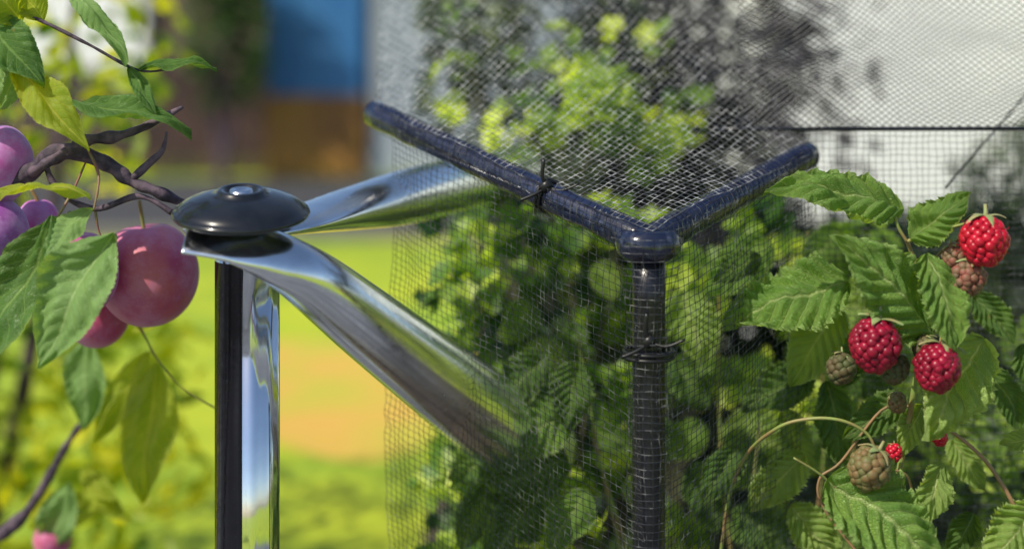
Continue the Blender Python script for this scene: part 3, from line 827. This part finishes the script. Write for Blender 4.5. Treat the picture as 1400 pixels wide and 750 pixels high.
def cable_tie(c, axis, r, parent):
    axis = V3(axis).normalized(); q = axis.to_track_quat('Z', 'Y'); V, F = [], []
    for off in (-.004, .003):
        P = [V3(c) + q @ V3((math.cos(a) * r, math.sin(a) * r, off)) for a in [i / 28 * 2 * math.pi for i in range(29)]]
        tube_geo(V, F, P, .0026, 6, False)
    hd_ = V3(c) + V3((0, -r * .8, r * .6))
    tube_geo(V, F, [hd_ + V3((-.008, 0, -.004)), hd_ + V3((.002, 0, .008))], .008, 8)
    tube_geo(V, F, catmull([hd_, hd_ + V3((-.008, -.006, .016)), hd_ + V3((-.006, -.008, .040))], 4), .0030, 6)
    tube_geo(V, F, catmull([hd_, hd_ + V3((.02, -.008, -.004)), hd_ + V3((.045, -.01, .006))], 4), .0020, 6)
    tube_geo(V, F, catmull([hd_, hd_ + V3((-.02, -.008, -.010)), hd_ + V3((-.040, -.01, -.018))], 4), .0024, 6)
    return mesh_obj("cable_tie", V, F, M_tie, parent)
cable_tie(C + (Lp - C) * .385, Lp - C, .0235, cf)
cable_tie((.187, 0, 1.318), (0, 0, 1), .034, cf)
tw = thing("tension_wire", "thin dark tension wire above the netting", "wire")
straight("wire", (.69, .32, 1.51), (1.05, .55, 1.82), .0018, M_black, tw, 8)

# ------------------------------------------------------------------ netting
nn = thing("bird_netting", "fine mesh bird netting draped over the cage", "netting")
def strand(V, F, P, r):
    if len(P) < 2: return
    t = (P[-1] - P[0]).normalized()
    a = t.cross(V3((0.3, 1, 0.2))).normalized(); b = t.cross(a)
    base = len(V)
    o = [a * r, (a * -.5 + b * .866) * r, (a * -.5 - b * .866) * r]
    for p in P: V.extend([p + o[0], p + o[1], p + o[2]])
    for i in range(len(P) - 1):
        x = base + i * 3
        F.append((x, x+1, x+4, x+3)); F.append((x+1, x+2, x+5, x+4)); F.append((x+2, x, x+3, x+5))
def net(name, S, ua, ub, va, vb, du, dv, mask, mat, r=.0006, step=3, knots=0.0, diag=False, jit=.0035):
    V, F = [], []
    nu = int((ub - ua) / du); nv = int((vb - va) / dv)
    def pt(i, j):
        u = ua + i * du; v = va + j * dv
        p = S(u, v)
        return p + V3((noise.noise(p * 40), noise.noise(p * 40 + V3((9, 0, 0))), noise.noise(p * 40 + V3((0, 7, 0))))) * jit
    def run(seq):
        P = []
        for (i, j) in seq:
            u = ua + i * du; v = va + j * dv
            if mask(u, v): P.append(pt(i, j))
            else:
                strand(V, F, P, r); P = []
        strand(V, F, P, r)
    if not diag:
        for i in range(nu + 1): run([(i, j) for j in range(0, nv + 1, step)])
        for j in range(nv + 1): run([(i, j) for i in range(0, nu + 1, step)])
    else:
        for c in range(-nv, nu + 1): run([(c + j, j) for j in range(0, nv + 1) if 0 <= c + j <= nu])
        for c in range(0, nu + nv + 1): run([(c - j, j) for j in range(0, nv + 1) if 0 <= c - j <= nu])
    if knots:
        for i in range(0, nu + 1):
            for j in range(0, nv + 1):
                if mask(ua + i * du, va + j * dv) and R() < knots:
                    p = pt(i, j); s = r * U(1.4, 2.4); b = len(V)
                    V.extend([p + V3((s, 0, 0)), p + V3((-s, 0, 0)), p + V3((0, s, 0)), p + V3((0, -s, 0)), p + V3((0, 0, s)), p + V3((0, 0, -s))])
                    for f in ((0,2,4), (2,1,4), (1,3,4), (3,0,4), (2,0,5), (1,2,5), (3,1,5), (0,3,5)): F.append(tuple(b + x for x in f))
    return mesh_obj(name, V, F, mat, nn, smooth=False)
eL = (Lp - C); eR = (Rp - C); lenL = eL.length; lenR = eR.length
up = V3((0, 0, .0265))
def S_top(a, b):
    p = C + up + eL * a + eR * b
    sag = -.02 * math.sin(math.pi * min(1, a)) * math.sin(math.pi * min(1, b))
    return p + V3((0, 0, sag + .17 * a * b + .012 * noise.noise(p * 6)))
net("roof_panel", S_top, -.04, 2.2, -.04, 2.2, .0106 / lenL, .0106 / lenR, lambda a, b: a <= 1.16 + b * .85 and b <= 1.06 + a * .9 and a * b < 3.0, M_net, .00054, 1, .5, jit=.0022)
# the sheet turned down over the rails and held close against them
def S_lapL(a, t):
    p = C + eL * a; ang = math.radians(80 - 150 * t); n2 = V3((-dL.y, dL.x, 0)).normalized() * -1
    if n2.y > 0: n2 = -n2
    return p + V3((0, 0, math.sin(ang) * .0255)) + n2 * (math.cos(ang) * .0255)
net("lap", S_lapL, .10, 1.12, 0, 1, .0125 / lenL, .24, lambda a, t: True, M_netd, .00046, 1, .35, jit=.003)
def S_lapR(a, t):
    p = C + eR * a; ang = math.radians(80 - 150 * t); n2 = V3((dR.y, -dR.x, 0)).normalized()
    if n2.y > 0: n2 = -n2
    return p + V3((0, 0, math.sin(ang) * .0255)) + n2 * (math.cos(ang) * .0255)
net("lap", S_lapR, .12, 1.04, 0, 1, .0125 / lenR, .24, lambda a, t: True, M_netd, .00046, 1, .35, jit=.003)
def S_left(a, z):
    p = C + eL * a
    return V3((p.x, p.y, 0)) + V3((-.014, -.026, 0)) + V3((0, 0, p.z + .02 - z)) + V3((.012 * noise.noise(V3((a * 5, z * 3, 0))), .02 * noise.noise(V3((a * 4, z * 2, 4))), 0))
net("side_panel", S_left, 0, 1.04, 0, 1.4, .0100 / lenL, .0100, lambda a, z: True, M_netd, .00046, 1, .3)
def S_right(a, z):
    p = C + eR * a
    return V3((p.x + .014, p.y - .026, p.z + .02 - z)) + V3((.012 * noise.noise(V3((a * 5, z * 3, 2))), .02 * noise.noise(V3((a * 4, z * 2, 8))), 0))
net("side_panel", S_right, 0, 1.02, 0, 1.4, .0100 / lenR, .0100, lambda a, z: True, M_netd, .00050, 1, .3)
def S_wrap(a, z):
    ang = math.radians(200 + a * 140); r = .033 + .022 * max(0, 1 - z / .09)
    return V3((.187 + math.cos(ang) * r, math.sin(ang) * r, 1.480 - z)) + V3((.004 * noise.noise(V3((a * 3, z * 6, 2))), 0, 0))
net("side_panel", S_wrap, 0, 1, 0, 1.4, .0104 / .080, .0104, lambda a, z: True, M_netd, .00048, 1, .4, jit=.003)
def S_back(x, z):
    return V3((x, .31 + .02 * noise.noise(V3((x * 4, z * 3, 1))), 1.604 - z))
net("side_panel", S_back, .44, 1.3, 0, 1.5, .0105, .0105, lambda a, z: True, M_netd, .0005, 2, .0)
def S_up(x, t):
    return V3((x, .30 + .05 * t, 1.607 + .34 * t - .01 * math.sin(math.pi * min(1, t)))) + V3((.03 * noise.noise(V3((x * 3, t * 2, 7))), .02 * noise.noise(V3((x * 5, t * 3, 1))), .03 * noise.noise(V3((x * 4, t * 3, 3)))))
net("roof_panel", S_up, .36, 1.2, 0, 1.1, .0130, .0260, lambda a, z: True, M_netm, .00080, 1, .0, diag=True, jit=.002)

# ------------------------------------------------------------------ unseen hedge, added for the chrome to reflect
hb = thing("hedge", "dark hedge added out of view for the chrome to reflect", "hedge")
pts = [V3((U(-9, -2.2), U(-8.4, -7.8), U(0, 2.2))) for i in range(3000)]
scatter("foliage", FM_dark, pts, .2, .4, OVAL, hb, up=.3, freq=2)
stems("stem", M_bark, (-5, -8.1, 0), [(-7.5, -8.1, 2), (-3.5, -8.1, 2), (-5, -8.1, 2)], .06, hb)

# ------------------------------------------------------------------ light
sd = V3((-.50, -.42, .76)).normalized()
sun = bpy.data.lights.new("sun", 'SUN'); sun.energy = 5.0; sun.angle = math.radians(.5); sun.color = (1, .92, .76)
so = bpy.data.objects.new("sun", sun); so.rotation_euler = (-sd).to_track_quat('-Z', 'Y').to_euler(); so.location = (-3, -2, 6)
col.objects.link(so)
w = bpy.data.worlds.new("World"); sc.world = w; w.use_nodes = True
nt = w.node_tree; bg = nt.nodes["Background"]
sky = nt.nodes.new("ShaderNodeTexSky"); sky.sky_type = 'NISHITA'; sky.sun_disc = False
sky.sun_elevation = math.asin(sd.z); sky.sun_rotation = math.atan2(sd.x, sd.y)
nt.links.new(sky.outputs[0], bg.inputs[0]); bg.inputs[1].default_value = .14

# ------------------------------------------------------------------ camera
cam = bpy.data.cameras.new("camera"); cam.lens = 50; cam.sensor_width = 36; cam.clip_end = 400; cam.clip_start = .02
co_ = bpy.data.objects.new("camera", cam); co_.location = (0, -1.944, 1.75); co_.rotation_euler = (math.radians(90), 0, 0)
cam.shift_y = -.232
cam.dof.use_dof = True; cam.dof.focus_distance = 1.944 + .05; cam.dof.aperture_fstop = 1.15
col.objects.link(co_); sc.camera = co_
sc.view_settings.view_transform = 'Standard'; sc.view_settings.look = 'None'; sc.view_settings.exposure = 0
